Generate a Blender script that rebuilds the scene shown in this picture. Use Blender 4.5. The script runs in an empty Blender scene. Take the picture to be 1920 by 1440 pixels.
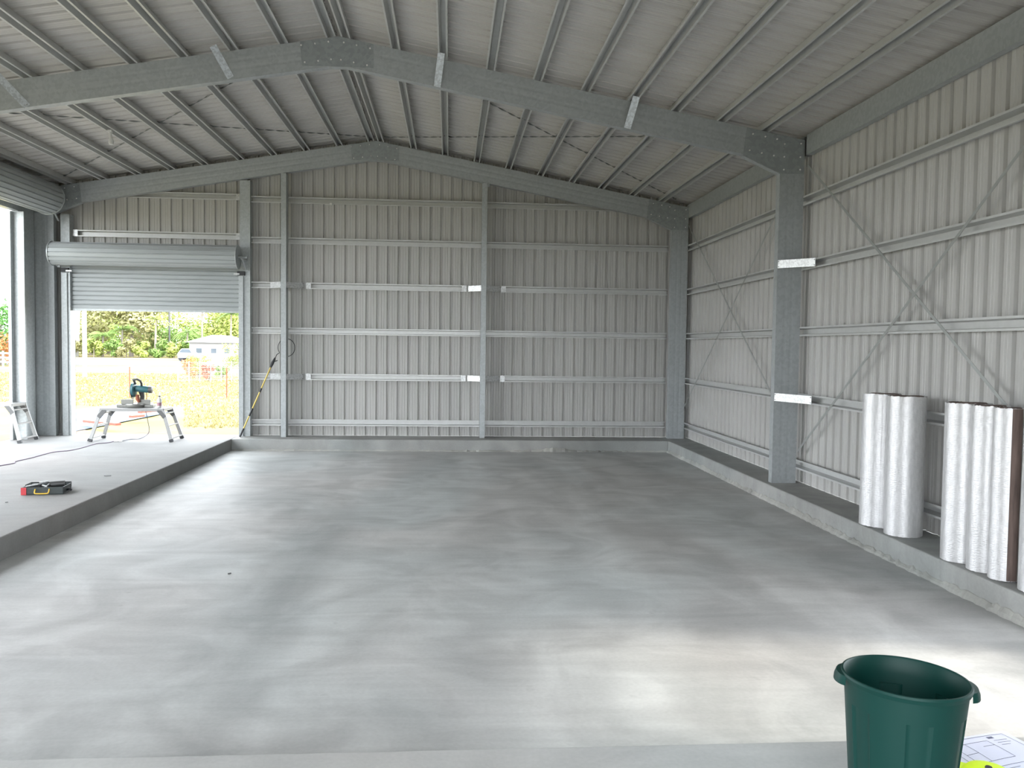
import bpy, math, random
from mathutils import Vector, Matrix
random.seed(7)
S = bpy.context.scene
COL = S.collection
# ------------------------------------------------------------------ camera
CX, CY, CZ = -4.5132, -15.7453, 1.6924
YAW, PITCH, ROLL, F = 0.0746, -0.0445, 0.0130, 1574.5
fwd = Vector((math.sin(YAW)*math.cos(PITCH), math.cos(YAW)*math.cos(PITCH), math.sin(PITCH)))
r0 = Vector((math.cos(YAW), -math.sin(YAW), 0)); u0 = r0.cross(fwd)
RR = math.cos(ROLL)*r0 + math.sin(ROLL)*u0
UU = -math.sin(ROLL)*r0 + math.cos(ROLL)*u0
cam = bpy.data.cameras.new('camera'); camo = bpy.data.objects.new('camera', cam); COL.objects.link(camo)
camo.matrix_world = Matrix(((RR.x, UU.x, -fwd.x, CX), (RR.y, UU.y, -fwd.y, CY), (RR.z, UU.z, -fwd.z, CZ), (0, 0, 0, 1)))
cam.sensor_width = 36; cam.lens = F/1920*36; cam.clip_end = 600; cam.clip_start = .05
S.camera = camo
# ------------------------------------------------------------------ world, sun, exposure
W = bpy.data.worlds.new('sky'); S.world = W; W.use_nodes = True
bg = W.node_tree.nodes['Background']; bg.inputs[0].default_value = (.90, .95, 1.0, 1); bg.inputs[1].default_value = 4.8
sun = bpy.data.lights.new('sun', 'SUN'); sun.energy = 1.9; sun.angle = math.radians(11); sun.color = (1, .93, .82)
suno = bpy.data.objects.new('sun', sun); COL.objects.link(suno)
suno.rotation_euler = Vector((.76, -.12, .64)).to_track_quat('Z', 'Y').to_euler()
S.view_settings.view_transform = 'Standard'; S.view_settings.look = 'None'
S.view_settings.gamma = 1; S.view_settings.use_curve_mapping = False
S.view_settings.exposure = 1.03


def at(px, py, ax, val):
    """the point on the plane <axis>=val that shows at pixel px,py"""
    d = RR*((px-960)/F) + UU*((720-py)/F) + fwd
    c = Vector((CX, CY, CZ)); i = 'xyz'.index(ax)
    return c + d*((val-c[i])/d[i])


# ------------------------------------------------------------------ materials
def mat(name, col, rough=.5, metal=0., noise=None, bump=None, spec=.5, col2=None, vor=None):
    m = bpy.data.materials.new(name); m.use_nodes = True
    nt = m.node_tree; N = nt.nodes; L = nt.links; b = N['Principled BSDF']
    b.inputs['Base Color'].default_value = (*col, 1); b.inputs['Roughness'].default_value = rough
    b.inputs['Metallic'].default_value = metal; b.inputs['Specular IOR Level'].default_value = spec
    tc = N.new('ShaderNodeTexCoord')
    if noise:
        sc, lo, hi, stretch = noise
        mp = N.new('ShaderNodeMapping'); mp.inputs['Scale'].default_value = stretch
        L.new(tc.outputs['Object'], mp.inputs[0])
        if vor:
            n = N.new('ShaderNodeTexVoronoi'); n.inputs['Scale'].default_value = sc; fac = n.outputs['Color']
            sp = N.new('ShaderNodeSeparateColor'); L.new(fac, sp.inputs[0]); fac = sp.outputs[0]
        else:
            n = N.new('ShaderNodeTexNoise'); n.inputs['Scale'].default_value = sc; n.inputs['Detail'].default_value = 5; fac = n.outputs['Fac']
        L.new(mp.outputs[0], n.inputs['Vector'])
        r = N.new('ShaderNodeValToRGB'); L.new(fac, r.inputs[0])
        e = r.color_ramp.elements; e[0].position = .25; e[1].position = .75
        c2 = col2 or col
        e[0].color = (*[x*lo for x in col], 1); e[1].color = (*[x*hi for x in c2], 1)
        L.new(r.outputs[0], b.inputs['Base Color'])
    if bump:
        n2 = N.new('ShaderNodeTexNoise'); n2.inputs['Scale'].default_value = bump[0]; n2.inputs['Detail'].default_value = 4
        if len(bump) > 3:
            mp2 = N.new('ShaderNodeMapping'); mp2.inputs['Scale'].default_value = bump[3]
            L.new(tc.outputs['Object'], mp2.inputs[0]); L.new(mp2.outputs[0], n2.inputs['Vector'])
        bp = N.new('ShaderNodeBump'); bp.inputs['Strength'].default_value = bump[1]; bp.inputs['Distance'].default_value = bump[2]
        L.new(n2.outputs['Fac'], bp.inputs['Height']); L.new(bp.outputs[0], b.inputs['Normal'])
    return m


GALV = mat('galvanised steel', (.40, .425, .43), .40, .22, (34, .93, 1.06, (1, 1, 1)), vor=True)
GALVD = mat('galvanised frame steel', (.385, .408, .415), .40, .20, (30, .94, 1.05, (1, 1, 1)), vor=True)
GALVP = mat('galvanised plate steel', (.32, .345, .35), .36, .3, (26, .93, 1.06, (1, 1, 1)), vor=True)
BOLT = mat('bright bolt', (.80, .80, .78), .4, .1)
ZINC = mat('bright zinc plate', (.60, .61, .61), .36, .5, (50, .85, 1.08, (1, 1, 1)), vor=True)
PURL = mat('galvanised purlin', (.56, .565, .555), .36, .25, (14, .95, 1.05, (1, 1, 1)))
CLAD = mat('cladding back coat', (.465, .458, .44), .42, .0, (1.2, .93, 1.05, (1, 1, .25)))
ROOF = mat('roof sheet back coat', (.50, .485, .46), .40, .0, (1.2, .92, 1.06, (.3, 1, 1)))
DOORM = mat('roller door curtain', (.34, .365, .37), .42, .0, (2, .95, 1.04, (1, 1, 1)))
BLACK = mat('black plastic', (.02, .021, .024), .5)
WHITEP = mat('white plastic', (.62, .62, .60), .45)
ALU = mat('aluminium', (.27, .27, .265), .45, .4, (30, .9, 1.1, (1, 1, 8)))
YEL = mat('yellow fibreglass', (.62, .47, .10), .4)
ROPE = mat('black rope', (.03, .03, .032), .7)
BINM = mat('green plastic', (.002, .033, .027), .50, spec=.25, bump=(60, .08, .002))
FOIL = mat('silver foil', (.66, .655, .66), .38, .5, (50, .88, 1.10, (1, 1, .3)), bump=(85, .55, .006, (.45, .45, 1.5)))
CORE = mat('brown insulation edge', (.16, .115, .10), .8, 0, (40, .6, 1.4, (1, 1, .1)))
PAPER = mat('paper', (.72, .74, .88), .7)
INK = mat('ink', (.12, .13, .2), .8)
HIVIS = mat('hi vis yellow', (.72, .95, .02), .6)
SAWT = mat('teal tool body', (.035, .13, .15), .4)
SAWG = mat('cast tool metal', (.20, .20, .185), .4, .4)
DARKM = mat('dark steel', (.09, .09, .09), .45, .5)
RED = mat('red plastic', (.55, .05, .06), .5)
AMBER = mat('yellow handle', (.75, .48, .06), .5)
CORDM = mat('violet cord', (.22, .16, .26), .6)
RUST = mat('rusty steel', (.28, .09, .05), .7)


def concrete(name, base, streak=None, rough=.55, patches=1.0):
    m = bpy.data.materials.new(name); m.use_nodes = True
    nt = m.node_tree; N = nt.nodes; L = nt.links; b = N['Principled BSDF']
    b.inputs['Specular IOR Level'].default_value = .35
    tc = N.new('ShaderNodeTexCoord')

    def noise(sc, stretch, det, dist=0., rot=0.):
        mp = N.new('ShaderNodeMapping'); mp.inputs['Scale'].default_value = stretch; mp.inputs['Rotation'].default_value = (0, 0, rot)
        L.new(tc.outputs['Object'], mp.inputs[0])
        n = N.new('ShaderNodeTexNoise'); n.inputs['Scale'].default_value = sc; n.inputs['Detail'].default_value = det
        n.inputs['Distortion'].default_value = dist
        L.new(mp.outputs[0], n.inputs['Vector']); return n.outputs['Fac']

    def ramp(fac, lo, hi, p0=.3, p1=.7):
        r = N.new('ShaderNodeMapRange'); r.inputs[1].default_value = p0; r.inputs[2].default_value = p1
        r.inputs[3].default_value = lo; r.inputs[4].default_value = hi; L.new(fac, r.inputs[0]); return r.outputs[0]

    def mul(a, c):
        x = N.new('ShaderNodeMath'); x.operation = 'MULTIPLY'; L.new(a, x.inputs[0]); L.new(c, x.inputs[1]); return x.outputs[0]
    k = patches
    v = ramp(noise(.55, (1.6, .38, 1), 3, .7, .12), 1-.14*k, 1+.10*k)                   # broad pour lanes along the shed
    v = mul(v, ramp(noise(1.1, (1, 1, 1), 4, 1.6), 1-.07*k, 1+.06*k, .38, .62))
    v = mul(v, ramp(noise(2.6, (.35, 2.4, 1), 5, 1.0, .2), 1-.045*k, 1+.045*k))        # trowel sweeps
    v = mul(v, ramp(noise(45, (1, 1, 1), 6), .955, 1.04))
    v = mul(v, ramp(noise(9, (1, 1, 1), 2), 1.0, .90, .70, .78))
    hue = ramp(noise(.45, (1, .7, 1), 2, .5, .5), 0, 1, .4, .62)
    mx = N.new('ShaderNodeMix'); mx.data_type = 'RGBA'
    mx.inputs['A'].default_value = (base[0], base[1], base[2], 1)
    mx.inputs['B'].default_value = (base[0]*.95, base[1]*1.0, base[2]*1.015, 1)
    L.new(hue, mx.inputs['Factor'])
    vm = N.new('ShaderNodeVectorMath'); vm.operation = 'SCALE'; L.new(mx.outputs['Result'], vm.inputs[0]); L.new(v, vm.inputs['Scale'])
    L.new(vm.outputs[0], b.inputs['Base Color'])
    b.inputs['Roughness'].default_value = rough
    bp = N.new('ShaderNodeBump'); bp.inputs['Strength'].default_value = .25; bp.inputs['Distance'].default_value = .004
    L.new(noise(30, (1, 1, 1), 5), bp.inputs['Height']); L.new(bp.outputs[0], b.inputs['Normal'])
    return m


CONC = concrete('trowelled concrete', (.505, .498, .485), rough=.55, patches=1.6)
CONC2 = concrete('pale slab concrete', (.27, .258, .25), rough=.8, patches=.8)
CONC4 = concrete('grey slab concrete', (.44, .43, .415), rough=.6, patches=.9)
CONC3 = concrete('formed kerb concrete', (.35, .348, .333), rough=.65, patches=1.5)
MORTAR = concrete('rough mortar', (.42, .41, .38), rough=.8, patches=2)


# ------------------------------------------------------------------ mesh collector
class MB:
    def __init__(s): s.v = []; s.f = []

    def add(s, vs, fs):
        o = len(s.v); s.v += [tuple(v) for v in vs]; s.f += [tuple(o+i for i in f) for f in fs]; return s

    def box(s, x0, x1, y0, y1, z0, z1):
        vs = [(x, y, z) for z in (z0, z1) for y in (y0, y1) for x in (x0, x1)]
        return s.add(vs, [(0, 2, 3, 1), (4, 5, 7, 6), (0, 1, 5, 4), (2, 6, 7, 3), (0, 4, 6, 2), (1, 3, 7, 5)])

    def loft(s, rings, closed=True, caps=True):
        n = len(rings[0]); vs = [p for r in rings for p in r]; fs = []
        for k in range(len(rings)-1):
            for i in range(n if closed else n-1):
                j = (i+1) % n; fs.append((k*n+i, k*n+j, (k+1)*n+j, (k+1)*n+i))
        if caps and closed: fs += [tuple(range(n))[::-1], tuple(range((len(rings)-1)*n, len(rings)*n))]
        return s.add(vs, fs)

    def bar(s, a, b, w, t, up=(0, 0, 1)):
        """straight rectangular bar a->b, w across, t along 'up'"""
        a = Vector(a); b = Vector(b); d = (b-a).normalized(); side = d.cross(Vector(up)).normalized(); u = side.cross(d)
        q = [side*(w/2)+u*(t/2), -side*(w/2)+u*(t/2), -side*(w/2)-u*(t/2), side*(w/2)-u*(t/2)]
        return s.loft([[a+k for k in q], [b+k for k in q]])

    def tube(s, pts, r, n=8):
        pts = [Vector(p) for p in pts]; rings = []; prev = None
        for i, p in enumerate(pts):
            d = (pts[min(i+1, len(pts)-1)]-pts[max(i-1, 0)]).normalized()
            ref = prev if prev else (Vector((0, 0, 1)) if abs(d.z) < .9 else Vector((1, 0, 0)))
            a = (ref - d*ref.dot(d)).normalized(); prev = a; c = d.cross(a)
            rr = r[i] if isinstance(r, (list, tuple)) else r
            rings.append([p+(a*math.cos(t)+c*math.sin(t))*rr for t in [2*math.pi*k/n for k in range(n)]])
        return s.loft(rings)

    def lathe(s, prof, c=(0, 0, 0), n=48, axis='z'):
        rings = []
        for r, h in prof:
            ring = []
            for k in range(n):
                a = 2*math.pi*k/n; x, y = r*math.cos(a), r*math.sin(a)
                p = {'z': (x, y, h), 'x': (h, x, y), 'y': (x, h, y)}[axis]
                ring.append((p[0]+c[0], p[1]+c[1], p[2]+c[2]))
            rings.append(ring)
        return s.loft(rings)

    def build(s, name, m, parent=None, smooth=False, bevel=0):
        me = bpy.data.meshes.new(name); me.from_pydata(s.v, [], s.f); me.materials.append(m)
        if smooth:
            for p in me.polygons: p.use_smooth = True
        me.update()
        o = bpy.data.objects.new(name, me); COL.objects.link(o)
        if parent: o.parent = parent
        if smooth:
            md = o.modifiers.new('e', 'EDGE_SPLIT'); md.split_angle = math.radians(40)
        if bevel:
            md = o.modifiers.new('b', 'BEVEL'); md.width = bevel; md.segments = 2; md.limit_method = 'ANGLE'
        return o


def tag(o, label=None, cat=None, group=None, kind=None):
    if label: o['label'] = label
    if cat: o['category'] = cat
    if group: o['group'] = group
    if kind: o['kind'] = kind
    return o


def empty(name, loc=(0, 0, 0), rz=0):
    o = bpy.data.objects.new(name, None); COL.objects.link(o); o.location = loc; o.rotation_euler.z = rz
    o.empty_display_size = .1; return o


def copy_tree(o, parent=None):
    c = o.copy(); COL.objects.link(c); c.parent = parent
    for ch in list(o.children): copy_tree(ch, c)
    return c


def sheet(prof, t):
    """closed outline of thickness t around an open 2-D polyline"""
    P = [Vector(p) for p in prof]; L1 = []; L2 = []
    for i, p in enumerate(P):
        ns = []
        if i: d = (p-P[i-1]).normalized(); ns.append(Vector((-d.y, d.x)))
        if i < len(P)-1: d = (P[i+1]-p).normalized(); ns.append(Vector((-d.y, d.x)))
        n = sum(ns, Vector((0, 0))); n.normalize(); k = t/2/max(.35, n.dot(ns[0]))
        L1.append(p+n*k); L2.append(p-n*k)
    return L1 + L2[::-1]


# ------------------------------------------------------------------ shed dimensions
XR, ZR = -5.87, 5.37                  # ridge
SR, SL = .182, .172                   # roof slopes
def zr(x): return ZR - (SR*(x-XR) if x > XR else SL*(XR-x))
PY = [-.27, -5.40, -10.53]            # web planes of the portal frames
XRC = (-.41, -.10)                    # right columns
XLC = (-11.83, -11.50)                # left columns
XWR, XWL = 0.0, -11.93                # wall sheet planes
GZ = [4.30, 3.566, 2.755, 1.928, 1.09, .247]
PIT = -.205
FRONT = -16.4

# ------------------------------------------------------------------ concrete
def struct(o): o['kind'] = 'structure'; return o
struct(MB().box(-8.34, -.5, -12.28, -.667, -.5, PIT).build('floor', CONC))
struct(MB().box(XWL-.05, -8.34, FRONT, 0.05, -.5, 0).build('floor_raised_slab', CONC2, bevel=.012))
struct(MB().box(-8.34, .05, FRONT, -12.28, -.5, 0).build('floor_front_slab', CONC4, bevel=.012))
struct(MB().box(-8.34, -.5, -.667, .05, -.5, 0).build('trim_1', CONC3, bevel=.012))
struct(MB().box(-.5, .05, -12.28, .05, -.5, 0).build('trim_2', CONC3, bevel=.014))
# rough mortar fillet along the foot of the right kerb
rg = []
n = 240
for i in range(n+1):
    y = -12.28 + i*(12.28-.67)/n; a = .020+.016*random.random(); h = .03+.03*random.random()+.012*math.sin(y*1.7)
    rg.append([(-.498, y, PIT), (-.5-a*1.3, y, PIT), (-.5-a, y, PIT+h*.5), (-.5-a*.3, y, PIT+h), (-.498, y, PIT+h+.004)])
struct(MB().loft(rg).build('trim_3', MORTAR))
rg = []
for i in range(141):
    x = -8.3 + i*7.78/140; a = .012+.012*random.random()+(.03*random.random() if -4.5 < x < -1.4 else 0); h = .012+.02*random.random()+(.05*max(0, 1-abs(x+2.6)/.5))
    rg.append([(x, -.669, PIT), (x, -.667-a*1.4, PIT), (x, -.667-a, PIT+h*.5), (x, -.667-a*.3, PIT+h), (x, -.669, PIT+h+.004)])
struct(MB().loft(rg).build('trim_4', MORTAR))

# ------------------------------------------------------------------ ribbed sheets
WY = (-12.55, -10.85); WS, WH = .55, 2.9            # window opening in the right wall, behind the view
PITCH_ = .1945
RIB = [(0, 0), (.036, 0), (.043, .004), (.050, 0), (.080, 0), (.087, .004), (.094, 0), (.132, 0), (.142, .030), (.177, .030), (.187, 0)]
def ribline(a, b, off=0.):
    out = []; k = math.floor((a-off)/PITCH_)-1
    while off+k*PITCH_ < b:
        for u, d in RIB:
            q = off+k*PITCH_+u
            if a <= q <= b: out.append((q, d))
        k += 1
    return out
mb = MB()
pts = ribline(XWL-.05, XWR+.05, .02)
for (a, da), (b, db) in zip(pts, pts[1:]):
    m_ = (a+b)/2; z0 = 3.05 if -11.25 < m_ < -8.32 else .001
    mb.add([(a, da, z0), (b, db, z0), (b, db, zr(b)+.135), (a, da, zr(a)+.135)], [(0, 1, 2, 3)])
struct(mb.build('wall_back', CLAD))
mb = MB()
pts = ribline(FRONT, 0.05, .05)
for (a, da), (b, db) in zip(pts, pts[1:]):
    m_ = (a+b)/2; zt = zr(0)+.135
    for z0, z1 in (((.001, WS), (WH, zt)) if WY[0] < m_ < WY[1] else ((.001, zt),)):
        mb.add([(XWR+da, a, z0), (XWR+db, b, z0), (XWR+db, b, z1), (XWR+da, a, z1)], [(0, 1, 2, 3)])
struct(mb.build('wall_right', CLAD))
mb = MB()
for (a, da), (b, db) in zip(pts, pts[1:]):
    m_ = (a+b)/2
    z0 = 3.9 if (-4.95 < m_ < -.80 or -10.1 < m_ < -5.9) else .001
    mb.add([(XWL-da, a, z0), (XWL-db, b, z0), (XWL-db, b, zr(XWL)+.135), (XWL-da, a, zr(XWL)+.135)], [(0, 1, 2, 3)])
struct(mb.build('wall_left', CLAD))
mb = MB()
for (a, da), (b, db) in zip(ribline(XWL-.05, XWR+.05, .02), ribline(XWL-.05, XWR+.05, .02)[1:]):
    zf = 3.0 if -9.6 < (a+b)/2 < -2.6 else .001
    mb.add([(a, FRONT-da, zf), (b, FRONT-db, zf), (b, FRONT-db, zr(b)+.135), (a, FRONT-da, zr(a)+.135)], [(0, 1, 2, 3)])
struct(mb.build('wall_front', CLAD))
wn = MB()
for q in ((WY[0]-.04, WY[0]+.02, WS, WH), (WY[1]-.02, WY[1]+.04, WS, WH), (WY[0], WY[1], WS-.03, WS+.02), (WY[0], WY[1], WH-.02, WH+.03)): wn.box(-.03, .05, *q)
struct(wn.build('window_1', GALV))
mb = MB()
pts = ribline(FRONT, 0.15, .11)
RO = .112
for side in (1, -1):
    xe = .25 if side > 0 else XWL-.25; xi = XR+side*.055
    for (a, da), (b, db) in zip(pts, pts[1:]):
        mb.add([(xi, a, zr(xi)+RO+da), (xi, b, zr(xi)+RO+db), (xe, b, zr(xe)+RO+db), (xe, a, zr(xe)+RO+da)], [(0, 1, 2, 3)])
struct(mb.build('ceiling', ROOF))
struct(MB().box(XR-.24, XR+.24, .036, .06, 5.25, ZR+RO+.036).build('ridge_light_stop', ROOF))  # hidden box added behind the gable to block sky light leaking at the ridge
# ridge capping above the two sheet ends
struct(MB().loft([[(XR-.22, y, zr(XR-.22)+RO+.035), (XR, y, ZR+RO+.04), (XR+.22, y, zr(XR+.22)+RO+.035), (XR, y, ZR+RO+.055)] for y in (FRONT, .15)]).build('trim_5', ROOF))

# ------------------------------------------------------------------ portal frames
def rot_prof(prof): return prof
CF = .11                               # flange width
def c_web(w):                          # web with two shallow grooves; coordinates (across, depth from the web plane)
    return [(0.0, CF), (0.0, CF-.0), (0, 0), (w*.28, 0), (w*.34, .0016), (w*.38, .0016), (w*.44, 0), (w*.56, 0), (w*.62, .0016), (w*.66, .0016), (w*.72, 0), (w, 0), (w, CF)]
def c_outline(w, lip=.02, t=.003):
    p = [(lip, CF), (0, CF), (0, 0), (w*.28, 0), (w*.34, .0016), (w*.38, .0016), (w*.44, 0), (w*.56, 0), (w*.62, .0016), (w*.66, .0016), (w*.72, 0), (w, 0), (w, CF), (w-lip, CF)]
    return sheet(p, t)
def column(x0, x1, y, ztop, parent, zb=0.001):
    o = c_outline(x1-x0)
    MB().loft([[(x0+p[0], y+p[1], z) for p in o] for z in (zb, ztop)]).build('column', GALVD, parent)
RD = .335
def rafter(xa, xb, y, parent):
    o = c_outline(RD)
    mb = MB().loft([[(x, y+p[1], zr(x)-p[0]) for p in o] for x in (xa, xb)])
    mb.build('rafter', GALVD, parent)
APEX_B = [(-.442, -.124), (-.279, -.099), (-.122, -.071), (.061, -.073), (.212, -.099), (.371, -.13), (-.398, -.323), (-.241, -.301), (-.09, -.277), (.027, -.279), (.178, -.304), (.337, -.33)]
KNEE_B = [(-.773, 4.376), (-.614, 4.348), (-.463, 4.322), (-.366, 4.263), (-.154, 4.275), (-.811, 4.173), (-.655, 4.145), (-.5, 4.118), (-.366, 4.106), (-.159, 4.108), (-.367, 3.948), (-.157, 3.953)]
def bolts(pts, y, parent):
    for x, z in pts:
        MB().lathe([(.0, -.016), (.010, -.015), (.010, 0), (.016, 0), (.016, .003), (0, .003)], (x, y, z), 6, 'y').build('bolt', BOLT, parent)
def plate(poly, y, t=.006): return MB().loft([[(x, y-t, z) for x, z in poly], [(x, y, z) for x, z in poly]])
LIFT = .02
def portal(y, label):
    root = empty('portal_frame', (0, 0, 0)); tag(root, label, 'steel frame', 'portal frames')
    column(*XRC, y, zr(XRC[1])-.02, root); column(*XLC, y, zr(XLC[0])-.02, root)
    rafter(XR, XRC[1]-.01, y+.001, root); rafter(XR, XLC[0]+.01, y+.001, root)
    zb = -.352
    ap = [(XR-.46, zr(XR-.46)), (XR, ZR), (XR+.41, zr(XR+.41)), (XR+.41, ZR+zb-.004), (XR-.43, ZR+zb-.004)]
    b = plate(ap, y-.001).build('apex_bracket', GALVP, root)
    MB().box(XR-.43, XR+.41, y-.004, y+.09, ZR+zb-.008, ZR+zb-.004).build('bracket_flange', GALV, b)
    bolts([(XR+a, ZR+c) for a, c in APEX_B], y-.005, b)
    kp = [(-.85, zr(-.85)), (-.10, zr(-.1)), (-.10, 3.90), (-.413, 3.90), (-.89, 4.11)]
    k = plate(kp, y-.001).build('knee_bracket', GALVP, root)
    MB().loft([[(-.413, yy, 3.90), (-.89, yy, 4.11), (-.891, yy, 4.107), (-.414, yy, 3.896)] for yy in (y-.004, y+.10)]).build('bracket_flange', GALV, k)
    bolts(KNEE_B, y-.005, k)
    mir = lambda x: XLC[0] + (-.10-x)*1.03
    kp = [(mir(x), (zr(mir(x)) if z > 4.3 else z+.03)) for x, z in kp][::-1]
    k = plate(kp, y-.001).build('knee_bracket', GALVP, root)
    MB().loft([[(mir(-.413), yy, 3.93), (mir(-.89), yy, 4.14), (mir(-.891), yy, 4.137), (mir(-.414), yy, 3.926)] for yy in (y-.004, y+.10)]).build('bracket_flange', GALV, k)
    bolts([(mir(x), z+.03) for x, z in KNEE_B], y-.005, k)
    for x in (XRC[0], XLC[1]-.09):
        MB().box(x-.004 if x == XRC[0] else x+.09, x if x == XRC[0] else x+.094, y-.0, y+.07, .002, .12).build('base_cleat', GALV, root)
    return root
portal(PY[0], 'galvanised steel portal frame standing against the back gable wall')
portal(PY[1], 'nearer galvanised steel portal frame spanning the middle of the shed')
portal(PY[2], 'galvanised steel portal frame behind the view, nearest the open front')

# ------------------------------------------------------------------ purlins and girts: top hat sections
def hat(depth=.10, w=.058, crown=.031, lip=.018):
    return sheet([(-w, depth-.009), (-w, depth), (-w+lip, depth), (-crown, .001), (crown, .001), (w-lip, depth), (w, depth), (w, depth-.009)], .0028)
HAT = hat()
ORD = ['first', 'second', 'third', 'fourth', 'fifth', 'sixth', 'seventh', 'eighth', 'ninth', 'tenth']
PX_R = [XR+.10, -5.18, -4.61, -4.035, -3.46, -2.87, -2.29, -1.74, -1.16, -.60]
PX_L = [XR-.11, -6.54, -7.12, -7.70, -8.28, -8.90, -9.48, -10.06, -10.66, -11.24]
for sgn, xs, nm in ((1, PX_R, 'right'), (-1, PX_L, 'left')):
    for i, x in enumerate(xs):
        a = math.atan(SR if sgn > 0 else SL)*(-sgn)          # tilt about y
        ca, sa = math.cos(a), math.sin(a); zt = zr(x)+.106
        rings = [[(x+p[0]*ca + p[1]*sa, y, zt + p[0]*sa - p[1]*ca) for p in HAT] for y in (-16.2, -.01)]
        o = MB().loft(rings).build('roof_purlin', PURL)
        lab = 'galvanised top hat roof purlin, %s one %s of the ridge line' % (ORD[i], nm)
        tag(o, lab, 'purlin', 'roof purlins')
def girt_x(x0, x1, z, y, label, group='back wall girts', ends=()):
    o = MB().loft([[(x, y-p[1], z+p[0]) for p in HAT] for x in (x0, x1)]).build('wall_girt', PURL)
    tag(o, label, 'girt', group)
    for e in ends:
        xx = x0 if e < 0 else x1-.09
        MB().box(xx, xx+.09, y-.106, y-.102, z-.058, z+.058).build('end_cap', ZINC, o)
    return o
def girt_y(y0, y1, z, x, label, group='right wall girts'):
    o = MB().loft([[(x-p[1], y, z+p[0]) for p in HAT] for y in (y0, y1)]).build('wall_girt', PURL)
    tag(o, label, 'girt', group); return o
LEV = ['topmost', 'second highest', 'third highest', 'third lowest', 'second lowest', 'lowest']
BY = -.001
M1, M2 = (-7.55, -7.46), (-3.945, -3.855)
for k, z in enumerate(GZ):
    girt_x(-8.12, M1[1]-.05, z, BY, '%s short horizontal girt between roller door post and left gable post' % LEV[k], 'short girts beside the roller door')
    cap = k in (2, 4)
    girt_x(-7.14 if cap else M1[1]-.04, (-4.21 if cap else M2[0]+.045), z, BY, '%s horizontal girt between the two gable wall posts' % LEV[k], 'girts between the gable posts', (-1, 1) if cap else ())
    xe = -.42 if k else -1.33
    girt_x(-3.57 if cap else M2[0]+.05, xe, z, BY, '%s horizontal girt from right gable post to the corner column' % LEV[k], 'girts right of the right gable post', (-1,) if cap else ())
girt_x(-10.55, -8.30, 4.33, BY, 'horizontal girt high above the roller door, touching the sloping rafter', 'girts above the roller door', (1,))
girt_x(-11.25, -8.30, 3.62, BY, 'horizontal girt just above the rolled up door drum', 'girts above the roller door', (-1, 1))
for k, z in enumerate(GZ[1:], 1):
    l = ['', 'topmost', 'second highest', 'middle', 'second lowest', 'lowest'][k]
    girt_y(-5.28, -.02, z, XWR-.001, '%s right wall girt in the far bay beyond the middle column' % l)
    girt_y(-10.50, -5.29, z, XWR-.001, '%s right wall girt in the near bay, right of the middle column' % l)

# eave beams
def eave(y0, y1, x, sg, lab):
    p = sheet([(.075, .02), (.075, 0), (0, 0), (0, .245), (.075, .245), (.075, .225)], .003)
    zb = zr(x)-.19
    o = MB().loft([[(x+sg*q[0], y, zb+q[1]) for q in p] for y in (y0, y1)]).build('eave_beam', GALVD)
    tag(o, lab, 'beam', 'eave beams')
eave(-5.37, -.02, -.098, 1, 'deep grey eave beam along top of right wall, far bay')
eave(-15.9, -5.45, -.098, 1, 'deep grey eave beam along top of right wall, near bay')
eave(-15.9, -.02, XLC[0]-.002, -1, 'deep grey eave beam along top of left wall above big roller drum')

# gable posts
def post(x0, x1, y0, y1, z1, lab, name='gable_post', group='gable wall posts'):
    w = x1-x0; d = y1-y0
    p = sheet([(0.018, d), (0, d), (0, 0), (w, 0), (w, d), (w-.018, d)], .003)
    root = MB().loft([[(x0+q[0], y0+q[1], z) for q in p] for z in (.001, z1)]).build(name, GALV)
    tag(root, lab, 'post', group); return root
post(M1[0], M1[1], -.315, -.108, zr(M1[0])-RD-.006, 'slim galvanised gable post left of centre with pole leaning beside it')
post(M2[0], M2[1], -.315, -.108, zr(M2[1])-RD-.006, 'slim galvanised gable post right of centre on the back wall')
dp1 = post(-8.30, -8.12, -.20, -.02, zr(-8.3)-RD-.004, 'wide galvanised door post right of the small roller door', 'door_post', 'roller door posts')
post(-11.41, -11.26, -.20, -.02, zr(-11.3)-.5, 'galvanised door post between left corner column and small roller door', 'door_post', 'roller door posts')
MB().box(M2[1]+.005, M2[1]+.045, -.285, -.28, zr(-3.8)-.40, zr(-3.8)-.24).build('rafter_cleat', GALV)
tag(bpy.data.objects['rafter_cleat'], 'small slotted steel cleat under rafter beside right gable post', 'cleat')

# fly braces: on the gable posts, the middle column and the middle rafter
def brace_strap(a, b, w, lab, group, m=ZINC, up=(0, 0, 1)):
    a = Vector(a); b = Vector(b)
    root = empty('fly_brace', a); tag(root, lab, 'brace', group)
    o = MB().bar(Vector((0, 0, 0)), b-a, .004, w, up).build('strap', m, root)
    d = (b-a).normalized()
    for e, p in ((0, Vector((0, 0, 0))), (1, b-a)):
        q = p + (d*(.012) if e == 0 else -d*.012)
        n_ = d.cross(Vector(up)).normalized()
        for s in (-1, 1):
            c = q + Vector(up)*s*w*.33
            MB().tube([c-n_*.006, c+n_*.006], .006, 6).build('bolt', DARKM, root)
    return root
for i, (xm0, xm1) in enumerate((M1, M2)):
    pn = ('left', 'right')[i]
    for z, hn in ((2.752, 'upper'), (1.093, 'lower')):
        for s, sn in ((-1, 'left'), (1, 'right')):
            xc = xm0-.003 if s < 0 else xm1+.003
            brace_strap((xc, -.312, z), (xc+s*.235 if s < 0 else xc+s*.27, -.110, z), .105, '%s fly brace plate on %s side of the %s gable post' % (hn, sn, pn), 'gable post fly braces')
for z, hn in ((2.77, 'upper'), (1.10, 'lower')):
    brace_strap((-.409, -5.412, z), (-.125, -5.86, z-.012), .10, '%s bright zinc fly brace from middle column back to wall girt' % hn, 'column fly braces')
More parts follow.
